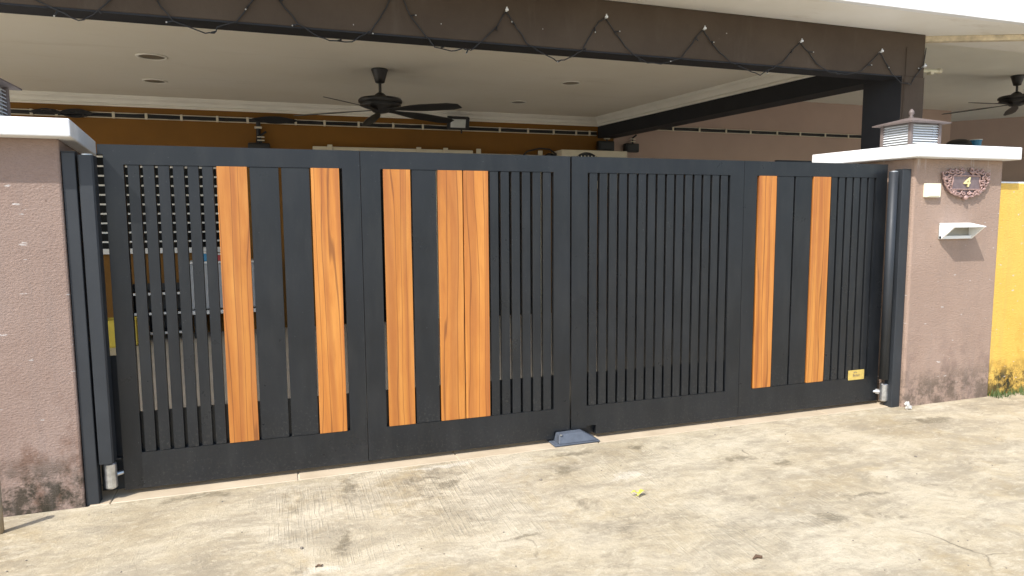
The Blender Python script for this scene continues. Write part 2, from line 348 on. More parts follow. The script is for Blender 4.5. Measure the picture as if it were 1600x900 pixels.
# ------------------------------------------------------------------ ground
bm = new(); plane(bm, -600, 600, -600, 600, -0.012); struct('ground', bm, 'soil')
bm = new(); box(bm, -9, 16, -9.0, -0.103, -0.20, 0.0); struct('driveway', bm, 'concrete')
bm = new(); plane(bm, -80, 80, -15.5, -9.0, -0.006); struct('road', bm, 'asphalt')
bm = new(); box(bm, -9, 16, 0.223, 9.0, -0.2, 0.004); struct('porch_floor', bm, 'porch_floor')
# threshold strip of single tiles under the gate
bm = new(); box(bm, -1.07, 4.90, -0.100, 0.220, -0.05, -0.006); thr = struct('threshold', bm, 'cream_plastic')
xs = [-1.066, -0.96, 0.035, 1.03, 2.03, 3.03, 4.03, 4.88]
for a, b in zip(xs, xs[1:]):
    bx('tile', a + 0.004, b - 0.004, -0.099, 0.219, -0.02, 0.002, 'tile', thr, 0.003)

# ------------------------------------------------------------------ the house behind the gate
house = thing('house', 'ochre house with dark brown porch beam and cream porch ceiling behind the black gate', 'house', (0, 6.0, 0))
def H(o): o.parent = house; o.matrix_parent_inverse = Matrix.Translation((0, -6.0, 0)); return o
Yb = 6.05; ZC = 3.20
def sx(x, y, y0=0.8): return x + (y - y0) * K            # follow the skewed side
H(bx('wall', -8.0, 5.30, Yb, Yb + 0.2, 0, 3.7, 'ochre'))
for yy in (0.9, 5.7): H(bx('column', -5.3, -5.0, yy, yy + 0.3, 0, 2.884 if yy < 1 else 3.2, 'beam'))
bm = new(); box(bm, -8, 5.62, 1.0, Yb + 0.1, ZC, ZC + 0.08, skew=0); H(obj('ceiling', bm, 'ceiling'))
bm = new(); box(bm, -8.0, 5.915, 0.80, 1.0, 2.884, 3.285, 0.006); H(obj('front_beam', bm, ['beam']))
# column: brown face to the street, charcoal paint on the porch side
bm = new()
fs = box(bm, 5.635, 5.920, 0.797, 1.20, 0.0, 2.885, skew=K)
fs[5].material_index = 1; fs[4].material_index = 1
H(obj('column', bm, ['beam', 'charcoal']))
bm = new(); tube(bm, [(5.660, 0.792, 2.86), (5.660, 0.792, 0.2)], 0.007, 6); tube(bm, [(5.673, 0.792, 3.15), (5.673, 0.792, 2.0)], 0.004, 6)
H(obj('conduit', bm, 'beam'))
bm = new(); box(bm, -8.0, 5.632, 0.803, 0.997, 2.874, 2.886); H(obj('beam_soffit', bm, 'charcoal'))
bm = new(); box(bm, 5.635 + 0.2 * K, 5.920 + 0.2 * K, 1.0, Yb, 2.886, ZC + 0.1, skew=K); H(obj('side_beam', bm, 'charcoal'))
# cornices: stepped cove along the wall and along the side beam
prof = [(0.0, -0.128), (0.024, -0.128), (0.024, -0.110), (0.010, -0.104), (0.010, -0.094), (0.034, -0.088), (0.052, -0.056), (0.084, -0.036), (0.100, -0.034), (0.104, -0.020), (0.128, -0.020), (0.140, -0.008), (0.140, 0.0), (0.0, 0.0)]
bm = new(); sweep_profile(bm, prof, (-5.0, Yb, ZC), (5.00, Yb, ZC), (0, -1)); H(obj('cornice', bm, 'cornice'))
bm = new(); sweep_profile(bm, prof, (sx(5.635, 1.0), 1.0, ZC), (sx(5.635, Yb), Yb, ZC), (-0.993, -0.119)); H(obj('cornice', bm, 'cornice'))
# overhanging soffit and white fascia, shared by the terrace
bm = new(); box(bm, -9, 22, 0.30, 1.02, 3.287, 3.36); H(obj('soffit', bm, 'soffit'))
bm = new(); box(bm, -9, 22, 0.24, 0.30, 3.287, 4.2, 0.004); H(obj('fascia', bm, 'fascia'))
bm = new(); box(bm, -9, 22, 0.30, 9.0, 3.78, 4.1); H(obj('roof', bm, 'soffit'))
# grilled window behind the left end of the gate
win = H(bx('window', -2.75, -0.74, Yb - 0.03, Yb + 0.01, 1.20, 2.46, 'glass_dark'))
def sub(name, x0, x1, y0, y1, z0, z1, mat, parent, **kw):
    o = bx(name, x0, x1, y0, y1, z0, z1, mat, parent, **kw); o.matrix_parent_inverse = parent.matrix_parent_inverse.copy() if False else Matrix(); o.matrix_parent_inverse.identity(); return o
z = 1.29
while z < 2.44:
    bx('grille_bar', -2.74, -0.75, Yb - 0.075, Yb - 0.045, z - 0.011, z + 0.011, 'white_paint', win); z += 0.1245
bx('sill', -2.80, -0.70, Yb - 0.10, Yb - 0.031, 1.13, 1.20, 'white_paint', win)
for xx in (-2.75, -0.77): bx('jamb', xx, xx + 0.03, Yb - 0.05, Yb - 0.031, 1.20, 2.46, 'white_paint', win)
# sliding door head and panels
door = H(bx('sliding_door', 0.50, 4.02, Yb - 0.03, Yb + 0.01, 0.02, 2.50, 'glass_dark'))
bx('door_head', 0.46, 2.83, Yb - 0.12, Yb - 0.031, 2.48, 2.615, 'cream_plastic', door, 0.004)
bx('door_head', 2.835, 4.06, Yb - 0.10, Yb - 0.031, 2.46, 2.575, 'cream_plastic', door, 0.004)
for xx in (0.47, 1.36, 2.25, 3.14, 3.98): bx('door_stile', xx, xx + 0.05, Yb - 0.07, Yb - 0.031, 0.02, 2.46, 'cream_plastic', door)
for xx in (0.66, 1.95, 2.36, 2.88, 3.9): bx('door_bracket', xx, xx + 0.07, Yb - 0.15, Yb - 0.12, 2.52, 2.64, 'cream_plastic', door, 0.004)

# ------------------------------------------------------------------ the house next door
nb = thing('neighbour_house', 'pinkish neighbouring house with pale ceiling seen right of the brown column', 'house', (10, 6.0, 0))
def N(o): o.parent = nb; o.matrix_parent_inverse = Matrix.Translation((-10, -6.0, 0)); return o
ZN = 3.68
N(bx('wall', 5.31, 12.9, Yb, Yb + 0.25, 0, 3.75, 'pink'))
bm = new(); hexa(bm, [(12.9, 9.0, 0), (16.4, 4.7, 0), (16.6, 4.7, 0), (13.3, 9.3, 0)], [(12.9, 9.0, 3.75), (16.4, 4.7, 3.75), (16.6, 4.7, 3.75), (13.3, 9.3, 3.75)]); N(obj('wall', bm, 'pink'))
N(bx('far_wall', 12.0, 22, 9.5, 9.7, 0, 3.75, 'pink')); N(bx('far_wall', 21.8, 22, 0.4, 9.5, 0, 3.75, 'pink'))
bm = new(); box(bm, 5.93, 22, 1.03, 9.6, ZN, ZN + 0.06); N(obj('ceiling', bm, 'nb_ceiling'))
bm = new(); hexa(bm, [(5.94, 0.84, 3.235), (9.8, -0.70, 3.235), (9.83, -0.64, 3.235), (5.97, 0.90, 3.235)], [(5.94, 0.84, 3.286), (9.8, -0.70, 3.286), (9.83, -0.64, 3.286), (5.97, 0.90, 3.286)], 0.004)
N(obj('drip_edge', bm, 'flaky'))
N(bx('door', 13.2, 15.6, 4.0, 4.08, 0.05, 2.47, 'glass_dark')); N(bx('door_frame', 13.1, 13.2, 3.98, 4.1, 0.05, 2.55, 'white_paint'))

# ------------------------------------------------------------------ gate pillars
def pillar(label, x0, x1, y0, dep, ztop, cx0, cx1, cy0, cdep, cz0, cz1, mat):
    p = thing('gate_pillar', label, 'pillar', ((x0 + x1) / 2, y0, 0), 'pillars either side of the gate')
    inv = Matrix.Translation((-(x0 + x1) / 2, -y0, 0))
    bm = new(); box(bm, x0, x1, y0, y0 + dep, -0.05, ztop, 0.012, 2, K); o = obj('pillar_body', bm, mat, p); o.matrix_parent_inverse = inv
    bm = new(); box(bm, cx0, cx1, cy0, cy0 + cdep, cz0, cz1, 0.008, 2, K); o = obj('pillar_cap', bm, 'cap', p); o.matrix_parent_inverse = inv
    return p
pillar('mauve plaster pillar with white cap at the left end of the gate', -2.06, -1.080, -0.100, 0.85, 1.985, -2.15, -0.995, -0.215, 1.06, 1.983, 2.075, 'plaster')
pillar('tan plaster pillar with white cap carrying the house number and letter slot', 4.757, 5.725, -0.150, 0.82, 2.014, 4.660, 5.790, -0.255, 0.985, 2.012, 2.113, 'plaster_r')

# ------------------------------------------------------------------ folding gate
G0, G1 = 0.0, 0.040                                        # front and back of the gate
ZT, ZB, ZST, ZSB = 1.972, 0.031, 1.865, 0.241
def gate_leaf(label, xc):
    return thing('folding_gate', label, 'gate', (xc, 0.02, 0.03), 'leaves of the black folding gate')
GAP = 0.018
def panel(leaf, x0, x1, pieces, slits, notch=None):
    """x0..x1 outside, pieces: list of (a, b, material) between the stiles"""
    L = Vector(leaf.location); a0 = pieces[0][0] - GAP; b0 = pieces[-1][1] + GAP
    bm = new(); g = 0.0015
    x0 += g; x1 -= g
    for (a, b) in ((x0, a0), (b0, x1)):
        na = notch and ((a == x0 and notch < 0) or (b == x1 and notch > 0))
        box(bm, a, b, G0, G1, ZB + (0.052 if na else 0.0), ZT)
    if notch and notch > 0:
        box(bm, a0, b0, G0, G1, ZB, ZSB)
    elif notch:
        box(bm, a0, x0 + 0.19, G0, G1, ZB + 0.066, ZSB); box(bm, x0 + 0.19, b0, G0, G1, ZB, ZSB)
    else: box(bm, a0, b0, G0, G1, ZB, ZSB)
    box(bm, a0, b0, G0, G1, ZST, ZT)
    bmesh.ops.remove_doubles(bm, verts=bm.verts[:], dist=0.0002)
    fr = obj('panel_frame', bm, 'gate', leaf); fr.matrix_parent_inverse = Matrix.Translation(-L)
    for (a, b, m_) in pieces:
        wood = m_ == 'wood'
        w = b - a; bm = new()
        box(bm, -w / 2, w / 2, 0.0, 0.036 if not wood else 0.03, 0.0, ZST - ZSB - 0.002, 0.0015)
        o = obj('wood_plank' if wood else 'slat', bm, m_, fr)
        o.location = ((a + b) / 2, (G0 - 0.002 if wood else G0 + 0.0035) + random.uniform(-0.0004, 0.0004), ZSB + 0.001)
    return fr
def run(edges, mats):
    return [(a, b, m_) for (a, b), m_ in zip(edges, mats)]
def slats(x0, n, pitch): return [(x0 + i * pitch, x0 + (i + 1) * pitch - GAP) for i in range(n)]
g = GAP
left = gate_leaf('left leaf of the black folding gate with five wood planks and open slats', 0.46)
right = gate_leaf('right leaf of the black folding gate with two wood planks and gold plate', 3.26)
s1 = slats(-0.791, 6, 0.0748)
P1 = run(s1 + [(-0.342, -0.179), (-0.166, -0.007), (0.008, 0.166), (0.174, 0.338)], ['gate'] * 6 + ['wood', 'gate', 'gate', 'wood'])
panel(left, -0.906, 0.463, P1, None)
o = bx('top_lug', -0.930, -0.9045, G0, G1, 1.918, ZT, 'gate', left); o.matrix_parent_inverse = Matrix.Translation(-Vector(left.location))
s2 = slats(1.287, 6, 0.0743)
P2 = run([(0.601, 0.768), (0.777, 0.931), (0.941, 1.1015), (1.1085, 1.274)] + s2, ['wood', 'gate', 'wood', 'wood'] + ['gate'] * 6)
panel(left, 0.463, 1.8535, P2, None, 1)
s3 = slats(2.000, 15, 0.0757)
panel(right, 1.8635, 3.258, run(s3, ['gate'] * 15), None, -1)
s4 = slats(4.080, 6, 0.0745)
P4 = run([(3.391, 3.553), (3.561, 3.7165), (3.733, 3.888), (3.900, 4.068)] + s4, ['wood', 'gate', 'gate', 'wood'] + ['gate'] * 6)
panel(right, 3.258, 4.640, P4, None)
# pivot tubes, rollers, and dark ribs added to hide the lit floor behind slits
for leaf, spans in ((left, ((-0.83, 0.40), (0.55, 1.76))), (right, ((1.95, 3.18), (3.34, 4.57)))):
    inv = Matrix.Translation(-Vector(leaf.location))
    for a, b in spans:
        for zz in (0.62,):
            pass
    for a, b in spans:
        o = bx('blackout_rib', a, b, 0.0405, 0.046, 0.20, 0.47, 'gate', leaf); o.matrix_parent_inverse = inv
def pivot(leaf, x0, x1, zb, side):
    inv = Matrix.Translation(-Vector(leaf.location)); xm = (x0 + x1) / 2; r = (x1 - x0) / 2
    bm = new(); n = 20; poly = []; yc = -0.05 if side < 0 else -0.085; ry = 0.045 if side < 0 else r; pw = 0.6 if side < 0 else 0.9
    for k in range(n): poly.append((xm + r * math.copysign(abs(math.cos(2 * math.pi * k / n)) ** pw, math.cos(2 * math.pi * k / n)), yc + ry * math.copysign(abs(math.sin(2 * math.pi * k / n)) ** pw, math.sin(2 * math.pi * k / n))))
    if side < 0:
        poly = [(x0 + 0.008, -0.095), (x1 - 0.008, -0.095), (x1, -0.087), (x1, -0.013), (x1 - 0.008, -0.005), (x0 + 0.008, -0.005), (x0, -0.013), (x0, -0.087)]; n = 8
    vb = [bm.verts.new((x, y, zb)) for x, y in poly]; vt = [bm.verts.new((x, y, 1.905)) for x, y in poly]
    bm.faces.new(vt); bm.faces.new(list(reversed(vb)))
    for k in range(n): bm.faces.new((vb[k], vb[(k + 1) % n], vt[(k + 1) % n], vt[k])).smooth = side > 0
    o = obj('pivot_tube', bm, 'post', leaf); o.matrix_parent_inverse = inv
    bm = new(); lathe(bm, [(0.030, 1.905), (0.030, 1.912), (0.012, 1.916)], xm, yc, 14); o = obj('tube_cap', bm, 'steel', leaf); o.matrix_parent_inverse = inv
    # roller: steel barrel with axle bolt
    zr = 0.145 if side < 0 else 0.12; xr = xm + (0.004 if side < 0 else 0.040)
    bm = new(); lathe(bm, [(0.026, zr - 0.078), (0.033, zr - 0.070), (0.033, zr + 0.062), (0.028, zr + 0.068)], xr, -0.035 if side < 0 else -0.06, 20)
    o = obj('roller_barrel', bm, 'steel', leaf, smooth=False); o.matrix_parent_inverse = inv
    xe = -0.912 if side < 0 else 4.600
    bm = new(); tube(bm, [(xr, -0.03, zr - 0.01), (xe, 0.012, zr - 0.01)], 0.013, 10)
    o = obj('axle_bolt', bm, 'steel', leaf); o.matrix_parent_inverse = inv
    bm = new(); mx = (xr + xe) / 2 - side * -0.01; tube(bm, [(mx - 0.008, -0.012, zr - 0.01), (mx + 0.008, -0.004, zr - 0.01)], 0.023, 6)
    o = obj('axle_nut', bm, 'steel', leaf); o.matrix_parent_inverse = inv
    o = bx('roller_bracket', min(xm, xe), max(xm, xe) , -0.01, 0.03, zr + 0.072, zr + 0.080, 'gate', leaf); o.matrix_parent_inverse = inv
pivot(left, -1.003, -0.931, 0.225, -1); pivot(right, 4.575, 4.641, 0.232, 1)
o = bx('notch_blackout', 1.72, 2.07, 0.042, 0.047, 0.03, 0.12, 'gate', right); o.matrix_parent_inverse = Matrix.Translation(-Vector(right.location))  # dark plate added behind the notch to block the bright floor
# gold maker plate, with a small arched mark and one short word too worn to read
inv = Matrix.Translation(-Vector(right.location))
bm = new(); box(bm, 4.325, 4.487, -0.004, 0.003, 0.226, 0.306, 0.001); pl = obj('name_plate', bm, 'gold', right); pl.matrix_parent_inverse = inv
bm = new()
tube(bm, [(4.392 + 0.016 * math.cos(a), -0.0055, 0.283 + 0.009 * math.sin(a)) for a in [math.pi * k / 8 for k in range(9)]], 0.002, 5)
for k, (w, h) in enumerate(((0.014, 0.024), (0.009, 0.017), (0.010, 0.021), (0.011, 0.017), (0.010, 0.022))):
    x = 4.372 + k * 0.0145; box(bm, x, x + 0.003, -0.006, -0.0035, 0.252, 0.252 + h); box(bm, x, x + w * 0.8, -0.006, -0.0035, 0.252 + h * 0.5, 0.2555 + h * 0.5)
obj('plate_mark', bm, 'bronze_dark', pl)
def post(label, x0, x1, y0, y1, z1):
    p = thing('gate_post', label, 'post', ((x0 + x1) / 2, y0, 0), 'square gate posts')
    inv = Matrix.Translation((-(x0 + x1) / 2, -y0, 0))
    o = bx('post_tube', x0, x1, y0, y1, -0.01, z1, 'post', p, 0.004, 2, 0); o.matrix_parent_inverse = inv
    o = bx('post_cap', x0 - 0.001, x1 + 0.001, y0 - 0.001, y1 + 0.001, z1, z1 + 0.006, 'post', p, 0.002); o.matrix_parent_inverse = inv
    return p
pp = post('black square gate post fixed to the mauve left pillar', -1.079, -1.015, -0.085, -0.015, 1.918)
o = bx('gap_blackout', -1.03, -0.885, 0.062, 0.068, 0.02, 0.80, 'post', pp); o.matrix_parent_inverse = Matrix.Translation(-Vector(pp.location))  # black strip added so the gap reads dark, hiding the sunlit floor
post('black square gate post fixed to the tan right pillar', 4.656, 4.742, -0.128, -0.050, 1.922)

# grey rubber stopper in the notch at the meeting of the leaves
st = thing('gate_stopper', 'grey rubber floor stopper under the meeting of the two gate leaves', 'stopper', (1.87, 0, 0.005))
bm = new(); box(bm, -0.17, 0.17, -0.098, 0.11, 0.0, 0.012, 0.003); obj('stopper_base', bm, 'rubber', st)
bm = new(); hexa(bm, [(-0.135, -0.088, 0.012), (0.165, -0.088, 0.012), (0.165, 0.10, 0.012), (-0.135, 0.10, 0.012)],
                 [(-0.118, -0.055, 0.070), (0.060, -0.055, 0.073), (0.060, 0.075, 0.073), (-0.118, 0.075, 0.070)], 0.006, 2); obj('stopper_block', bm, 'rubber', st)
bm = new(); lathe(bm, [(0.010, 0.0), (0.010, 0.006), (0.004, 0.009)], 0, 0, 10); o = obj('bolt', bm, 'steel', st); o.location = (-0.108, -0.06, 0.066)

# ------------------------------------------------------------------ things on the right pillar
YF = -0.150
bell = thing('doorbell_switch', 'small square ivory doorbell switch on the tan pillar', 'doorbell', (4.93, YF, 1.76))
bx('cover', -0.077, 0.077, -0.030, 0.004, -0.055, 0.055, 'ivory', bell, 0.005, 2); bx('push_button', -0.055, 0.055, -0.034, -0.030, -0.045, -0.030, 'ivory', bell, 0.001)
lb = thing('letter_slot', 'white hooded letter slot on the tan pillar below the house number', 'letter slot', (5.04, YF, 1.37))
bx('back_plate', 0, 0.345, -0.006, 0.004, 0.0, 0.128, 'lamp_core', lb)
bm = new(); hexa(bm, [(0, -0.140, 0.094), (0.345, -0.140, 0.094), (0.345, -0.004, 0.118), (0, -0.004, 0.118)], [(0, -0.140, 0.102), (0.345, -0.140, 0.102), (0.345, -0.004, 0.130), (0, -0.004, 0.130)], 0.002); obj('hood', bm, 'white_plastic', lb)
bm = new(); box(bm, 0.0, 0.345, -0.030, -0.005, 0.0, 0.026, 0.003); obj('lip', bm, 'white_plastic', lb)
for xx in (0.0, 0.329):
    bm = new(); a = [(xx, -0.004, 0.002), (xx, -0.028, 0.002), (xx, -0.130, 0.094), (xx, -0.004, 0.116)]
    va = [bm.verts.new(p) for p in a]; vb = [bm.verts.new((p[0] + 0.016, p[1], p[2])) for p in a]
    bm.faces.new(va); bm.faces.new(list(reversed(vb)))
    for k in range(4): bm.faces.new((va[k], va[(k + 1) % 4], vb[(k + 1) % 4], vb[k]))
    bmesh.ops.recalc_face_normals(bm, faces=bm.faces[:]); obj('cheek', bm, 'white_plastic', lb)
# house number plaque: cast shield with scrolls
pq = thing('house_number_plaque', 'ornate cast shield plaque with house number 4 on the tan pillar', 'plaque', (5.285, YF, 1.815))
outer = [(-0.265, 0.085), (-0.255, 0.015), (-0.225, -0.05), (-0.12, -0.100), (0.0, -0.122), (0.12, -0.100), (0.225, -0.05), (0.255, 0.015), (0.265, 0.085), (0.14, 0.098), (0.06, 0.105), (-0.06, 0.105), (-0.14, 0.098)]
bm = new(); extrude_xz(bm, [(x * 0.93, z_ * 0.93) for x, z_ in outer], -0.016, 0.003, 0.004); obj('shield', bm, 'bronze_dark', pq)
inner = [(-0.150, 0.065), (-0.150, 0.02), (-0.165, -0.045), (0.165, -0.045), (0.150, 0.02), (0.150, 0.065)]
bm = new(); extrude_xz(bm, inner, -0.022, -0.014, 0.003); obj('number_field', bm, 'bronze_dark', pq)
bm = new(); pts = [(x, -0.024, z_) for x, z_ in inner]; tube(bm, pts + [pts[0], pts[1]], 0.0065, 6); obj('field_rim', bm, 'bronze', pq)
def scroll(bm, cx, cz, r, a0, turns, s, y=-0.020):
    n = 16; pts = []
    for k in range(n + 1):
        u = k / n; a = a0 + s * turns * 2 * math.pi * u; rr = r * (1 - 0.72 * u)
        pts.append((cx + rr * math.cos(a) * 1.25, y - 0.010 * math.sin(u * 3.1), cz + rr * math.sin(a)))
    tube(bm, pts, [0.0085 * (1 - 0.45 * k / n) for k in range(n + 1)], 6)
spots = [(-0.225, 0.078, 0.030, 2.6, 1.2), (-0.215, 0.022, 0.030, 1.2, 1.1), (-0.185, -0.032, 0.026, 0.6, 1.2), (-0.125, -0.076, 0.022, 0.3, 1.2), (-0.060, -0.094, 0.022, 0.0, 1.1),
         (-0.165, 0.096, 0.022, 1.9, 1.2), (-0.105, 0.098, 0.020, 1.9, 1.1), (-0.045, 0.104, 0.021, 1.4, 1.2), (-0.190, 0.055, 0.018, 3.9, 1.0), (-0.205, -0.005, 0.016, 3.3, 1.0), (-0.150, -0.062, 0.018, 2.4, 1.1), (-0.092, -0.080, 0.016, 2.2, 1.1), (-0.235, 0.045, 0.020, 2.0, 1.1), (-0.135, 0.085, 0.015, 4.4, 1.0), (-0.075, 0.088, 0.015, 4.6, 1.0), (-0.028, -0.075, 0.018, 2.0, 1.1), (-0.180, 0.015, 0.014, 0.4, 1.0)]
for (cx, cz, r, a0, tn) in spots:
    for s in (1, -1):
        bm = new(); scroll(bm, cx * s, cz, r, a0 if s > 0 else math.pi - a0, tn, s); obj('scroll', bm, 'bronze', pq, smooth=True)
for s in (1, -1):
    bm = new(); tube(bm, [(s * x, -0.024, z_) for x, z_ in ((0.245, 0.06), (0.235, 0.0), (0.19, -0.052), (0.10, -0.092), (0.0, -0.108))], [0.006, 0.008, 0.009, 0.008, 0.006], 6); obj('garland', bm, 'bronze', pq, smooth=True)
bm = new(); lathe(bm, [(0.0, -0.022), (0.02, -0.016), (0.026, 0.0), (0.018, 0.014), (0.0, 0.020)], 0, 0, 10); o = obj('boss', bm, 'bronze', pq, smooth=True); o.location = (0, -0.020, -0.108)
cu = bpy.data.curves.new('digit', 'FONT'); cu.body = '4'; cu.size = 0.106; cu.extrude = 0.004; cu.bevel_depth = 0.0012; cu.shear = 0.16; cu.align_x = 'CENTER'; cu.offset = 0.0012
tmp = bpy.data.objects.new('tmp_digit', cu); C.objects.link(tmp); bpy.context.view_layer.update()
dm = bpy.data.meshes.new_from_object(tmp.evaluated_get(bpy.context.evaluated_depsgraph_get())); bpy.data.objects.remove(tmp)
dm.materials.clear(); dm.materials.append(M['gold_paint'])
dg = bpy.data.objects.new('digit_four', dm); C.objects.link(dg); dg.parent = pq; dg.rotation_euler = (math.pi / 2, 0, 0); dg.location = (0.0, -0.027, -0.022); dg.scale = (1.25, 1, 1)

# ------------------------------------------------------------------ lanterns on the caps
def lantern(label, x, y, z0):
    t_ = thing('pillar_lantern', label, 'lantern', (x, y, z0), 'lanterns on the pillar caps')
    hw, hd = 0.158, 0.138; z1 = 0.218
    bx('base', -hw - 0.012, hw + 0.012, -hd - 0.012, hd + 0.012, 0, 0.035, 'lamp_metal', t_, 0.004)
    for a in (-1, 1):
        for b in (-1, 1):
            bx('corner_post', a * hw - 0.014, a * hw + 0.014, b * hd - 0.014, b * hd + 0.014, 0.035, z1, 'lamp_metal', t_, 0.002)
    bx('glass', -hw + 0.03, hw - 0.03, -hd + 0.03, hd - 0.03, 0.036, z1 - 0.002, 'lamp_core', t_)
    for k in range(8):
        zz = 0.052 + k * 0.0205
        for b in (-1, 1):
            bm = new(); q0, q1 = (b * (hd + 0.006), b * (hd - 0.010)); ys = sorted((q0, q1)); zo = [zz, zz + 0.012] if b < 0 else [zz + 0.012, zz]
            hexa(bm, [(-hw + 0.014, ys[0], zo[0]), (hw - 0.014, ys[0], zo[0]), (hw - 0.014, ys[1], zo[1]), (-hw + 0.014, ys[1], zo[1])],
                 [(-hw + 0.014, ys[0], zo[0] + 0.004), (hw - 0.014, ys[0], zo[0] + 0.004), (hw - 0.014, ys[1], zo[1] + 0.004), (-hw + 0.014, ys[1], zo[1] + 0.004)]); obj('louvre', bm, 'louvre', t_)
        for a in (-1, 1):
            bm = new(); xs_ = sorted((a * (hw + 0.006), a * (hw - 0.010))); zo = [zz, zz + 0.012] if a < 0 else [zz + 0.012, zz]
            hexa(bm, [(xs_[0], -hd + 0.014, zo[0]), (xs_[1], -hd + 0.014, zo[1]), (xs_[1], hd - 0.014, zo[1]), (xs_[0], hd - 0.014, zo[0])],
                 [(xs_[0], -hd + 0.014, zo[0] + 0.004), (xs_[1], -hd + 0.014, zo[1] + 0.004), (xs_[1], hd - 0.014, zo[1] + 0.004), (xs_[0], hd - 0.014, zo[0] + 0.004)]); obj('louvre', bm, 'louvre', t_)
    bm = new(); e = 0.065
    hexa(bm, [(-hw - e, -hd - e, z1 + 0.008), (hw + e, -hd - e, z1 + 0.008), (hw + e, hd + e, z1 + 0.008), (-hw - e, hd + e, z1 + 0.008)],
         [(-0.03, -0.03, z1 + 0.062), (0.03, -0.03, z1 + 0.062), (0.03, 0.03, z1 + 0.062), (-0.03, 0.03, z1 + 0.062)], 0.003)
    box(bm, -hw - e + 0.004, hw + e - 0.004, -hd - e + 0.004, hd + e - 0.004, z1, z1 + 0.009)
    rf = obj('roof', bm, 'lamp_metal', t_)
    bm = new(); lathe(bm, [(0.014, z1 + 0.060), (0.020, z1 + 0.070), (0.009, z1 + 0.080), (0.024, z1 + 0.100), (0.021, z1 + 0.118), (0.006, z1 + 0.138)], 0, 0, 12); obj('finial', bm, 'lamp_metal', rf, smooth=True)
lantern('square louvred lantern on the white cap of the right pillar', 5.135, 0.24, 2.112)
lantern('square louvred lantern at the left picture edge on the white cap of the mauve pillar', -1.575, 0.15, 2.074)

# ------------------------------------------------------------------ yellow boundary wall, weeds
bw = thing('boundary_wall', 'bright yellow painted boundary wall with mossy foot right of the tan pillar', 'wall', (7.2, -0.1, 0))
inv = Matrix.Translation((-7.2, 0.1, 0))
bm = new(); box(bm, 5.712, 11.0, -0.135, 0.02, -0.05, 1.828, 0.006); o = obj('wall_body', bm, 'yellow_wall', bw); o.matrix_parent_inverse = inv
bm = new(); box(bm, 5.74, 11.0, -0.120, 0.01, 1.826, 1.842, 0.004); o = obj('wall_top', bm, 'cap', bw); o.matrix_parent_inverse = inv
bm = new()
rnd = random.Random(3)
for k in range(420):
    x = 5.74 + rnd.random() ** 1.4 * 1.3; y = -0.14 - abs(rnd.gauss(0, 0.05)); h = rnd.uniform(0.015, 0.07) * (1.8 if rnd.random() < 0.08 else 1)
    a = rnd.uniform(0, 6.3); d = Vector((math.cos(a), math.sin(a), 0)) * rnd.uniform(0.005, 0.03); w = Vector((-math.sin(a), math.cos(a), 0)) * rnd.uniform(0.002, 0.005)
    p = Vector((x, y, 0)); v0 = bm.verts.new(p - w); v1 = bm.verts.new(p + w); v2 = bm.verts.new(p + d * 0.5 + w * 0.6 + Vector((0, 0, h * 0.6))); v3 = bm.verts.new(p + d + Vector((0, 0, h)))
    bm.faces.new((v0, v1, v2)); bm.faces.new((v0, v2, v3))
o = obj('weeds', bm, 'grass'); o['kind'] = 'stuff'; o['label'] = 'thin green weeds along the foot of the yellow wall'

# ------------------------------------------------------------------ ceiling fans
def fan(label, x, y, ztop, rod, angles, r, zsc=1.0, droop=0.03):
    t_ = thing('ceiling_fan', label, 'fan', (x, y, ztop), 'dark ceiling fans')
    bm = new(); lathe(bm, [(0.088, -0.001), (0.092, -0.012), (0.084, -0.03), (0.066, -0.09), (0.050, -0.145), (0.030, -0.152)], 0, 0, 24); obj('canopy', bm, 'fan', t_, smooth=True)
    bm = new(); tube(bm, [(0, 0, -0.14), (0, 0, -rod)], 0.016, 10); obj('down_rod', bm, 'fan', t_)
    bm = new(); z0 = -rod
    lathe(bm, [(0.024, z0 + 0.012), (0.050, z0 - 0.005), (0.080, z0 - 0.035), (0.150, z0 - 0.045), (0.226, z0 - 0.058), (0.240, z0 - 0.078), (0.236, z0 - 0.100), (0.215, z0 - 0.108), (0.205, z0 - 0.125), (0.228, z0 - 0.130), (0.180, z0 - 0.150), (0.110, z0 - 0.172), (0.085, z0 - 0.200), (0.040, z0 - 0.212)], 0, 0, 32)
    obj('motor_housing', bm, 'fan', t_, smooth=True)
    zb_ = z0 - 0.158
    for a in angles:
        bm = new(); n = 9; up = []; lo = []
        for k in range(n):
            u = k / (n - 1); rr = 0.10 + (r - 0.10) * u
            w = 0.030 + 0.055 * min(1, max(0, (u - 0.10) * 3)) - 0.012 * max(0, u - 0.5)
            if k == n - 1: w *= 0.6
            zz = -droop * u; tw = 0.24
            up.append((rr, w, zz - w * tw)); lo.append((rr, -w, zz + w * tw))
        T = 0.006
        a_ = [[bm.verts.new((p[0], p[1], p[2] + s * T)) for p in row] for row in (up, lo) for s in (0.5, -0.5)]
        for k in range(n - 1):
            bm.faces.new((a_[0][k], a_[0][k + 1], a_[2][k + 1], a_[2][k])); bm.faces.new((a_[1][k + 1], a_[1][k], a_[3][k], a_[3][k + 1]))
            bm.faces.new((a_[0][k + 1], a_[0][k], a_[1][k], a_[1][k + 1])); bm.faces.new((a_[2][k], a_[2][k + 1], a_[3][k + 1], a_[3][k]))
        bm.faces.new((a_[0][-1], a_[1][-1], a_[3][-1], a_[2][-1])); bm.faces.new((a_[0][0], a_[2][0], a_[3][0], a_[1][0]))
        bmesh.ops.recalc_face_normals(bm, faces=bm.faces[:])
        o = obj('blade', bm, 'fan', t_); o.location = (0, 0, zb_ - 0.02); o.rotation_euler = (0, 0, R(a))
    return t_
fan('dark five blade ceiling fan under the cream porch ceiling', 1.078, 3.41, ZC, 0.262, (-128, -44, 25, 92, 153), 1.0)
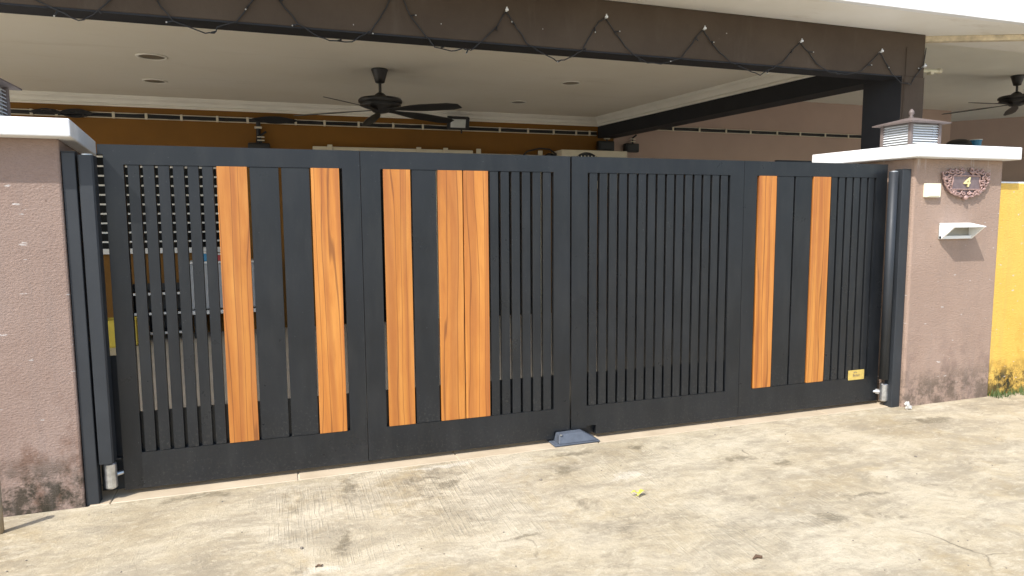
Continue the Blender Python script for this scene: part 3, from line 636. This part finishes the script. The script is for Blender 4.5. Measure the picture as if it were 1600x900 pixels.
fan('dark ceiling fan under the neighbouring ceiling, cut by the right picture edge', 10.69, 3.24, ZN, 0.25, (-178, 113, 40, -35, -106), 0.98)

# ------------------------------------------------------------------ ceiling downlights
dl = [(-1.167, 3.497, 0.145, 'round ceiling downlight nearest the front beam on the left of the fan'), (-1.343, 4.785, 0.135, 'round ceiling downlight nearest the ochre wall on the left of the fan'),
      (3.385, 3.468, 0.125, 'round ceiling downlight nearest the front beam on the right of the fan'), (3.216, 4.908, 0.12, 'round ceiling downlight nearest the ochre wall on the right of the fan'),
      (-0.985, 2.09, 0.15, 'round ceiling downlight half hidden by the brown front beam')]
for x, y, r, lab in dl:
    t_ = thing('downlight', lab, 'downlight', (x, y, ZC), 'downlights in the porch ceiling')
    bm = new(); lathe(bm, [(r * 0.80, -0.001), (r, -0.002), (r * 0.99, -0.010), (r * 0.86, -0.014), (r * 0.80, -0.006)], 0, 0, 28, False); obj('trim_ring', bm, 'cornice', t_, smooth=True)
    bm = new(); lathe(bm, [(0.001, -0.0045), (r * 0.82, -0.0045), (r * 0.82, -0.002), (0.001, -0.002)], 0, 0, 28); obj('lens', bm, 'downlight_lens', t_)

# ------------------------------------------------------------------ floodlight, tube light
fl = thing('floodlight', 'black rectangular floodlight with pale glass on the ochre wall right of the fan', 'floodlight', (2.57, 5.80, 3.0))
bm = new(); box(bm, -0.165, 0.165, -0.03, 0.05, -0.095, 0.095, 0.008); o = obj('body', bm, 'black', fl); o.rotation_euler = (0.35, 0, 0)
bm = new(); box(bm, -0.125, 0.105, -0.036, -0.029, -0.060, 0.065, 0.002); o = obj('glass', bm, 'flood_glass', fl); o.rotation_euler = (0.35, 0, 0)
bx('bracket', -0.02, 0.02, 0.03, 0.26, -0.03, 0.0, 'black', fl); bx('bracket', 0.04, 0.06, 0.0, 0.02, -0.15, -0.07, 'black', fl)
tl = thing('tube_light', 'short white tube light fixed beside the brown column', 'light', (6.50, 1.30, 3.105))
bm = new(); tube(bm, [(-0.12, 0.10, 0.0), (0.24, 0.02, 0.0)], 0.020, 10); obj('tube', bm, 'ivory', tl, smooth=False)
bm = new(); tube(bm, [(0.225, 0.024, 0.0), (0.26, 0.016, 0.0)], 0.026, 10); obj('end_cap', bm, 'cream_plastic', tl)
bx('bracket', 0.10, 0.14, 0.0, 0.05, -0.045, -0.018, 'cream_plastic', tl); bx('bracket', -0.34, -0.10, 0.09, 0.12, -0.02, 0.03, 'cream_plastic', tl)

# ------------------------------------------------------------------ cable runs on the back walls
def cable_run(label, xa, xb, y, z0, clips, drop=None):
    t_ = thing('wall_cable', label, 'cable', ((xa + xb) / 2, y, z0), 'clipped cable runs')
    inv = Matrix.Translation((-(xa + xb) / 2, -y, -z0))
    for zz in (z0 + 0.031, z0 - 0.031):
        o = bx('batten_edge', xa, xb, y - 0.026, y, zz - 0.0045, zz + 0.0045, 'cream_plastic', t_); o.matrix_parent_inverse = inv
    rn = random.Random(int(xb * 10))
    for k in range(3):
        n = int((xb - xa) / 0.14); pts = [(xa + (xb - xa) * i / n, y - 0.018 - 0.006 * rn.random(), z0 + (k - 1) * 0.016 + rn.uniform(-0.006, 0.006)) for i in range(n + 1)]
        bm = new(); tube(bm, pts, 0.0105, 6); o = obj('cable', bm, 'cable', t_, smooth=True); o.matrix_parent_inverse = inv
    for x in clips:
        o = bx('clip', x - 0.016, x + 0.016, y - 0.040, y - 0.001, z0 - 0.040, z0 + 0.040, 'cream_plastic', t_, 0.003); o.matrix_parent_inverse = inv
    return t_, inv
t_, inv = cable_run('black cable bundle clipped along the ochre wall above the gate', -4.9, 4.98, Yb, 2.955,
    [-4.6, -4.1, -3.7, -3.3, -2.962, -2.688, -2.380, -2.042, -1.658, -1.231, -0.784, -0.396, 0.243, 0.640, 1.122, 1.628, 2.074, 3.296, 3.768, 4.209, 4.604, 4.846])
bm = new(); tube(bm, [(-0.26, Yb - 0.02, 2.95), (-0.262, Yb - 0.02, 2.75), (-0.275, Yb - 0.02, 2.56)], 0.030, 8); o = obj('drop_cable', bm, 'cable', t_); o.matrix_parent_inverse = inv
o = bx('clip', -0.31, -0.215, Yb - 0.06, Yb - 0.001, 2.845, 2.870, 'cream_plastic', t_); o.matrix_parent_inverse = inv
for cx, hw_ in ((-2.80, 0.12), (-2.47, 0.14)):
    bm = new(); rn = random.Random(int(-cx * 100))
    for k in range(9):
        a0_, dz_ = rn.uniform(-0.02, 0.02), rn.uniform(-0.035, 0.035)
        pts = [(cx + a0_ + hw_ * 1.5 * (i / 5 - 1), Yb - 0.045 - 0.02 * rn.random(), 2.957 + dz_ * math.sin(math.pi * i / 10) * 1.5) for i in range(11)]
        tube(bm, pts, 0.0085, 6)
    o = obj('cable_bundle', bm, 'cable', t_, smooth=True); o.matrix_parent_inverse = inv
bm = new()
for k in range(7):
    pts = [(-0.34 + 0.60 * i / 10, Yb - 0.045 - 0.006 * k, 2.957 + (0.014 * k - 0.042) * math.sin(math.pi * i / 10) + 0.01) for i in range(11)]
    tube(bm, pts, 0.0085, 6)
o = obj('cable_bundle', bm, 'cable', t_, smooth=True); o.matrix_parent_inverse = inv
t2, inv = cable_run('black cable bundle clipped along the pinkish wall beyond the side beam', 5.35, 11.6, Yb, 3.085,
    [5.55, 6.0, 6.42, 6.95, 7.50, 8.02, 8.60, 9.12, 9.70, 10.25, 10.8])
def black_box(label, x, y, z0, s=1.0):
    o = thing('junction_box', label, 'box', (x, y, z0), 'black cable boxes at the end of the side beam')
    bx('box_body', -0.16 * s, 0.16 * s, -0.10, 0.0, -0.09 * s, 0.09 * s, 'black', o, 0.015, 2)
    bx('lid', -0.13 * s, 0.13 * s, -0.112, -0.099, -0.065 * s, 0.065 * s, 'cable', o, 0.004)
    bm = new(); tube(bm, [(0.03, -0.05, 0.08 * s), (0.02, -0.05, 0.20 * s), (0.10, -0.04, 0.27 * s)], 0.016, 8); obj('lead', bm, 'cable', o)
    for k in range(2): bx('band', -0.02, 0.075, -0.072, -0.03, (0.125 + 0.05 * k) * s, (0.14 + 0.05 * k) * s, 'cream_plastic', o)
black_box('black junction box at the ochre corner under the side beam', 5.09, 5.98, 2.745, 0.9)
black_box('black junction box on the pinkish wall just right of the side beam end', 5.60, 6.04, 2.735, 0.8)
black_box('black junction box hanging from the drop cable on the ochre wall', -0.26, 6.03, 2.56, 0.9)

# ------------------------------------------------------------------ string lights on the front beam
strands = [[(-1.383, 2.915), (-1.261, 2.857), (-1.151, 2.805), (-1.078, 2.843), (-0.965, 2.962), (-0.86, 3.12), (-0.80, 3.10), (-0.716, 2.986)],
 [(-0.716, 2.986), (-0.622, 2.85), (-0.426, 2.789), (-0.371, 2.797), (-0.354, 2.832), (-0.233, 2.883), (-0.114, 3.043), (-0.04, 3.13), (0.033, 3.057)],
 [(0.033, 3.057), (0.16, 2.9), (0.26, 2.835), (0.366, 2.8), (0.52, 2.803), (0.588, 2.856), (0.656, 2.897), (0.741, 3.019), (0.798, 3.135), (0.84, 3.17), (0.881, 3.142)],
 [(0.881, 3.142), (0.934, 3.023), (1.049, 2.888), (1.109, 2.811), (1.239, 2.792), (1.323, 2.817), (1.387, 2.812), (1.472, 2.879), (1.59, 3.001), (1.667, 3.119)],
 [(1.667, 3.119), (1.733, 3.031), (1.795, 2.956), (1.836, 2.897), (1.979, 2.821), (2.075, 2.779), (2.141, 2.793), (2.234, 2.834), (2.305, 2.888), (2.349, 2.965), (2.388, 3.037), (2.444, 3.106), (2.5, 3.14)],
 [(2.5, 3.14), (2.586, 3.043), (2.673, 2.94), (2.762, 2.866), (2.88, 2.818), (3.0, 2.816), (3.182, 2.874), (3.291, 2.986), (3.333, 3.051), (3.412, 3.125)],
 [(3.412, 3.125), (3.491, 3.032), (3.582, 2.954), (3.688, 2.877), (3.854, 2.823), (3.989, 2.788), (4.123, 2.856), (4.237, 2.919), (4.343, 3.031), (4.417, 3.102)],
 [(4.417, 3.102), (4.513, 3.021), (4.61, 2.927), (4.759, 2.857), (4.944, 2.852), (5.129, 2.898), (5.224, 2.979), (5.341, 3.079)],
 [(5.341, 3.079), (5.425, 2.98), (5.493, 2.897), (5.602, 2.815), (5.722, 2.81), (5.797, 2.898), (5.881, 2.981), (5.909, 3.162)]]
sl = thing('string_light', 'black string light zigzagging along the brown front beam on small white hooks', 'string light', (2.3, 0.79, 2.95))
inv = Matrix.Translation((-2.3, -0.79, -2.95))
rn = random.Random(11)
for sg in strands:
    pts = []
    for (x, z_) in sg: pts.append((x, 0.788 - (0.012 if z_ < 2.88 else 0.0), z_))
    fine_ = []
    for a, b in zip(pts, pts[1:]):
        for k in range(3):
            u = k / 3; fine_.append((a[0] + (b[0] - a[0]) * u + rn.uniform(-0.004, 0.004), a[1] + (b[1] - a[1]) * u, a[2] + (b[2] - a[2]) * u + rn.uniform(-0.004, 0.004)))
    fine_.append(pts[-1])
    bm = new(); tube(bm, fine_, 0.0044, 5); o = obj('cable', bm, 'cable', sl, smooth=True); o.matrix_parent_inverse = inv
    for i, p in enumerate(fine_):
        if i % 7 == 3:
            d = Vector((rn.uniform(-1, 1), -0.3, rn.uniform(-1, 0.2))).normalized() * 0.035; q = Vector(p) + d
            bm = new(); tube(bm, [p, q], [0.0045, 0.0065], 5); o = obj('bulb_holder', bm, 'cable', sl); o.matrix_parent_inverse = inv
            if i % 2: bm = new(); bmesh.ops.create_icosphere(bm, subdivisions=1, radius=0.0060, matrix=Matrix.Translation(q + d * 0.2)); b_ = obj('bulb', bm, 'led', sl); b_.matrix_parent_inverse = inv
for x, z_ in ((-0.83, 3.12), (-0.04, 3.13), (0.84, 3.17), (1.669, 3.119), (2.502, 3.141), (3.416, 3.127), (4.422, 3.101), (5.346, 3.081), (5.887, 2.982)):
    bm = new(); tube(bm, [(x, 0.80, z_), (x, 0.770, z_), (x, 0.765, z_ + 0.014), (x, 0.770, z_ + 0.024)], 0.007, 6); o = obj('hook', bm, 'white_plastic', sl); o.matrix_parent_inverse = inv
    bm = new(); lathe(bm, [(0.001, -0.008), (0.012, -0.006), (0.014, 0.002), (0.010, 0.010), (0.001, 0.012)], 0, 0, 8); o = obj('hook_head', bm, 'white_plastic', sl); o.location = (x - 2.3, 0.768 - 0.79, z_ + 0.004 - 2.95)

# ------------------------------------------------------------------ air conditioner on the back wall
ac = thing('air_conditioner', 'cream outdoor air conditioning unit on the ochre wall above the gate', 'air conditioner', (4.72, 5.90, 2.05))
bx('casing', -0.55, 0.60, -0.30, 0.12, 0.0, 0.585, 'cream_plastic', ac, 0.01, 2)
bm = new(); lathe(bm, [(0.235, 0), (0.245, 0.012), (0.255, 0.012), (0.262, 0.0)], 0, 0, 32); o = obj('fan_ring', bm, 'black', ac); o.rotation_euler = (math.pi / 2, 0, 0); o.location = (-0.12, -0.302, 0.29)
bm = new(); lathe(bm, [(0.001, 0.0), (0.24, 0.0), (0.24, 0.004), (0.001, 0.004)], 0, 0, 32); o = obj('fan_well', bm, 'black', ac); o.rotation_euler = (math.pi / 2, 0, 0); o.location = (-0.12, -0.3005, 0.29)
for k in range(8): bx('guard_bar', -0.12 - 0.225 + 0.06 * k, -0.12 - 0.22 + 0.06 * k + 0.008, -0.318, -0.312, 0.08, 0.50, 'cream_plastic', ac)
for xx in (-0.45, 0.45): bx('wall_bracket', xx, xx + 0.04, -0.25, 0.14, -0.05, 0.0, 'white_paint', ac)
bm = new(); tube(bm, [(-0.55, -0.1, 0.52), (-0.68, -0.12, 0.60), (-0.85, -0.12, 0.61), (-1.05, -0.10, 0.56), (-1.20, -0.05, 0.40)], 0.013, 6); obj('pipe', bm, 'cable', ac, smooth=True)
bm = new(); tube(bm, [(-0.56, -0.05, 0.50), (-0.66, -0.05, 0.52), (-0.74, -0.05, 0.46)], 0.035, 8); obj('pipe_wrap', bm, 'black', ac, smooth=True)

# ------------------------------------------------------------------ things glimpsed through the slats
cb = thing('shoe_cabinet', 'pale grey cabinet glimpsed through the left gate slats below the grilled window', 'cabinet', (-0.72, 5.45, 0.0))
bx('carcass', -0.46, 0.46, 0.02, 0.45, 0.40, 1.0, 'grey_panel', cb, 0.006); bx('top', -0.48, 0.48, 0.0, 0.46, 1.001, 1.03, 'white_paint', cb, 0.004)
for xx in (-0.455, 0.003): bx('door', xx, xx + 0.45, 0.0, 0.019, 0.41, 0.99, 'grey_panel', cb, 0.004)
bx('shelf', -0.46, 0.46, 0.02, 0.45, 0.33, 0.38, 'white_paint', cb)
for xx in (-0.43, 0.39): bx('leg', xx, xx + 0.04, 0.05, 0.40, 0.004, 0.33, 'black', cb)
for x, z_, w, h, m_, lab in ((-1.02, 1.031, 0.20, 0.10, 'blue', 'blue carton on the grey cabinet inside the gate'), (-0.72, 1.031, 0.22, 0.08, 'red', 'red carton on the grey cabinet inside the gate')):
    o = thing('carton', lab, 'box', (x, 5.60, z_), 'cartons on the cabinet'); bx('carton_body', -w / 2, w / 2, -0.1, 0.1, 0, h, m_, o, 0.004); bx('carton_lid', -w / 2 - 0.003, w / 2 + 0.003, -0.103, 0.103, h, h + 0.02, 'white_paint', o, 0.003)
o = thing('storage_rack', 'black storage rack glimpsed through the slats left of the grey cabinet', 'rack', (-1.62, 5.55, 0.004))
for xx in (-0.35, 0.31): bx('upright', xx, xx + 0.04, 0, 0.4, 0, 0.72, 'black', o)
for zz in (0.08, 0.34, 0.60): bx('shelf', -0.31, 0.31, 0.0, 0.4, zz, zz + 0.03, 'black', o); bx('edge_strip', -0.31, 0.31, -0.006, -0.0005, zz, zz + 0.03, 'white_paint', o)
bx('back', -0.31, 0.31, 0.38, 0.4, 0.11, 0.72, 'black', o)
o = thing('crate', 'yellow crate glimpsed low through the leftmost gate slats', 'crate', (-1.98, 5.30, 0.004))
for a in (-1, 1): bx('crate_side', a * 0.2 - 0.01, a * 0.2 + 0.01, -0.15, 0.15, 0.02, 0.34, 'yellow', o); bx('crate_end', -0.19, 0.19, a * 0.15 - 0.01, a * 0.15 + 0.01, 0.02, 0.34, 'yellow', o)
bx('crate_floor', -0.19, 0.19, -0.14, 0.14, 0.0, 0.02, 'yellow', o)

# next door: dark chair back and blue tub peeping over the cap, black rail over the gate
o = thing('shelf_rack', 'black metal shelf rack hidden behind the right white cap', 'rack', (9.42, 3.0, 0.0))
for xx in (-0.45, 0.42):
    for yy in (-0.18, 0.15): bx('upright', xx, xx + 0.03, yy, yy + 0.03, 0.004, 2.47, 'black', o)
for zz in (0.4, 1.1, 1.8, 2.47): bx('shelf', -0.45, 0.45, -0.18, 0.18, zz, zz + 0.02, 'black', o)
o = thing('helmet', 'dark rounded helmet peeping over the right white cap', 'helmet', (9.24, 3.0, 2.49))
bm = new(); lathe(bm, [(0.150, 0.0), (0.168, 0.03), (0.170, 0.075), (0.145, 0.125), (0.095, 0.155), (0.035, 0.166), (0.001, 0.168)], 0, 0, 24); obj('shell', bm, 'black', o, smooth=True)
bm = new(); tube(bm, [(0.172 * math.cos(a), 0.172 * math.sin(a), 0.055) for a in [math.pi * (1.1 + 0.8 * k / 12) for k in range(13)]], 0.012, 6); obj('peak', bm, 'black', o)
o = thing('tub', 'small blue tub peeping over the right white cap', 'tub', (9.58, 3.0, 2.49))
bm = new(); lathe(bm, [(0.06, 0.0), (0.072, 0.14), (0.078, 0.145), (0.078, 0.165), (0.060, 0.165)], 0, 0, 16); obj('tub_body', bm, 'blue', o)
bm = new(); lathe(bm, [(0.080, 0.160), (0.080, 0.172), (0.02, 0.176)], 0, 0, 16); obj('tub_lid', bm, 'white_paint', o)
o = thing('railing', 'black metal rail just above the gate beside the right white cap', 'railing', (5.1, 1.9, 0))
for k in range(4): bx('rail_upright', 0.03 + 0.23 * k, 0.05 + 0.23 * k, -0.01, 0.01, 0.004, 2.14, 'black', o)
bx('top_rail', 0.03, 0.76, -0.02, 0.02, 2.14, 2.178, 'black', o, 0.003)

# ------------------------------------------------------------------ small things on the drive
o = thing('metal_pole', 'short tan pole standing at the left picture edge before the mauve pillar', 'pole', (-1.405, -0.315, 0))
bm = new(); tube(bm, [(0, 0, -0.01), (0, 0, 0.26)], 0.022, 14); obj('tube', bm, 'pole', o, smooth=True); bm = new(); tube(bm, [(0, 0, 0.26), (0, 0, 0.275)], [0.024, 0.018], 14); obj('cap', bm, 'pole', o)
o = thing('fallen_leaf', 'small yellow fallen leaf lying on the concrete drive', 'leaf', (1.831, -1.0, 0.004))
for a, s in ((0.2, 1.0), (2.7, 0.8), (4.2, 0.6)):
    bm = new(); n = 7; top_ = []; bot_ = []
    for k in range(n):
        u = k / (n - 1); w = 0.014 * math.sin(math.pi * min(1, u * 0.92 + 0.04)); h = 0.006 + 0.016 * math.sin(u * 2.6)
        top_.append(bm.verts.new((u * 0.05 * s, w * s, h + w * 0.5))); bot_.append(bm.verts.new((u * 0.05 * s, -w * s, h + w * 0.5)))
    for k in range(n - 1): bm.faces.new((top_[k], top_[k + 1], bot_[k + 1], bot_[k]))
    q = obj('blade', bm, 'leaf', o); q.rotation_euler = (0, 0, a)
bm = new(); tube(bm, [(0, 0, 0.005), (-0.02, -0.012, 0.008)], 0.0015, 5); obj('stalk', bm, 'leaf', o)
for x, y, s, lab in ((2.003, -1.797, 1.0, 'curled dry twig on the lower right of the concrete drive'), (0.62, -1.55, 0.7, 'tiny dry twig on the concrete drive below the wood planks'), (0.10, -1.20, 0.6, 'tiny dry twig on the concrete drive at the lower left')):
    bm = new(); tube(bm, [(-0.03 * s, 0, 0.004), (-0.008 * s, 0.006, 0.012 * s), (0.012 * s, -0.004, 0.008), (0.026 * s, 0.010, 0.004)], [0.004 * s, 0.008 * s, 0.007 * s, 0.003 * s], 6)
    q = obj('twig', bm, 'twig'); q.location = (x, y, 0); tag(q, lab, 'twig', 'dry twigs on the drive')
o = thing('paper_scrap', 'crumpled white scrap at the foot of the right gate post', 'litter', (4.735, -0.215, 0.0))
rn = random.Random(5)
for dx, dz, sc3 in ((-0.004, 0.030, (0.7, 0.5, 1.25)), (0.022, 0.014, (0.8, 0.6, 0.55)), (-0.022, 0.050, (0.45, 0.4, 0.5))):
    bm = new(); bmesh.ops.create_icosphere(bm, subdivisions=2, radius=0.030)
    for v_ in bm.verts: v_.co = Vector((v_.co.x * sc3[0], v_.co.y * sc3[1], v_.co.z * sc3[2])) * rn.uniform(0.55, 1.25)
    q = obj('scrap_fold', bm, 'paper', o); q.location = (dx, 0, dz)
bm = new(); rn = random.Random(9)
for k in range(260):
    x = rn.uniform(-1.6, 5.5); y = rn.uniform(-3.2, -0.12); s = rn.uniform(0.0015, 0.006) * (1 if rn.random() < 0.9 else 1.8)
    bmesh.ops.create_icosphere(bm, subdivisions=1, radius=s, matrix=Matrix.Translation((x, y, s * 0.4)) @ Matrix.Diagonal((1, rn.uniform(0.6, 1.3), 0.6, 1)))
o = obj('grit', bm, 'pebble'); o['kind'] = 'stuff'; o['label'] = 'loose grit scattered over the concrete drive'
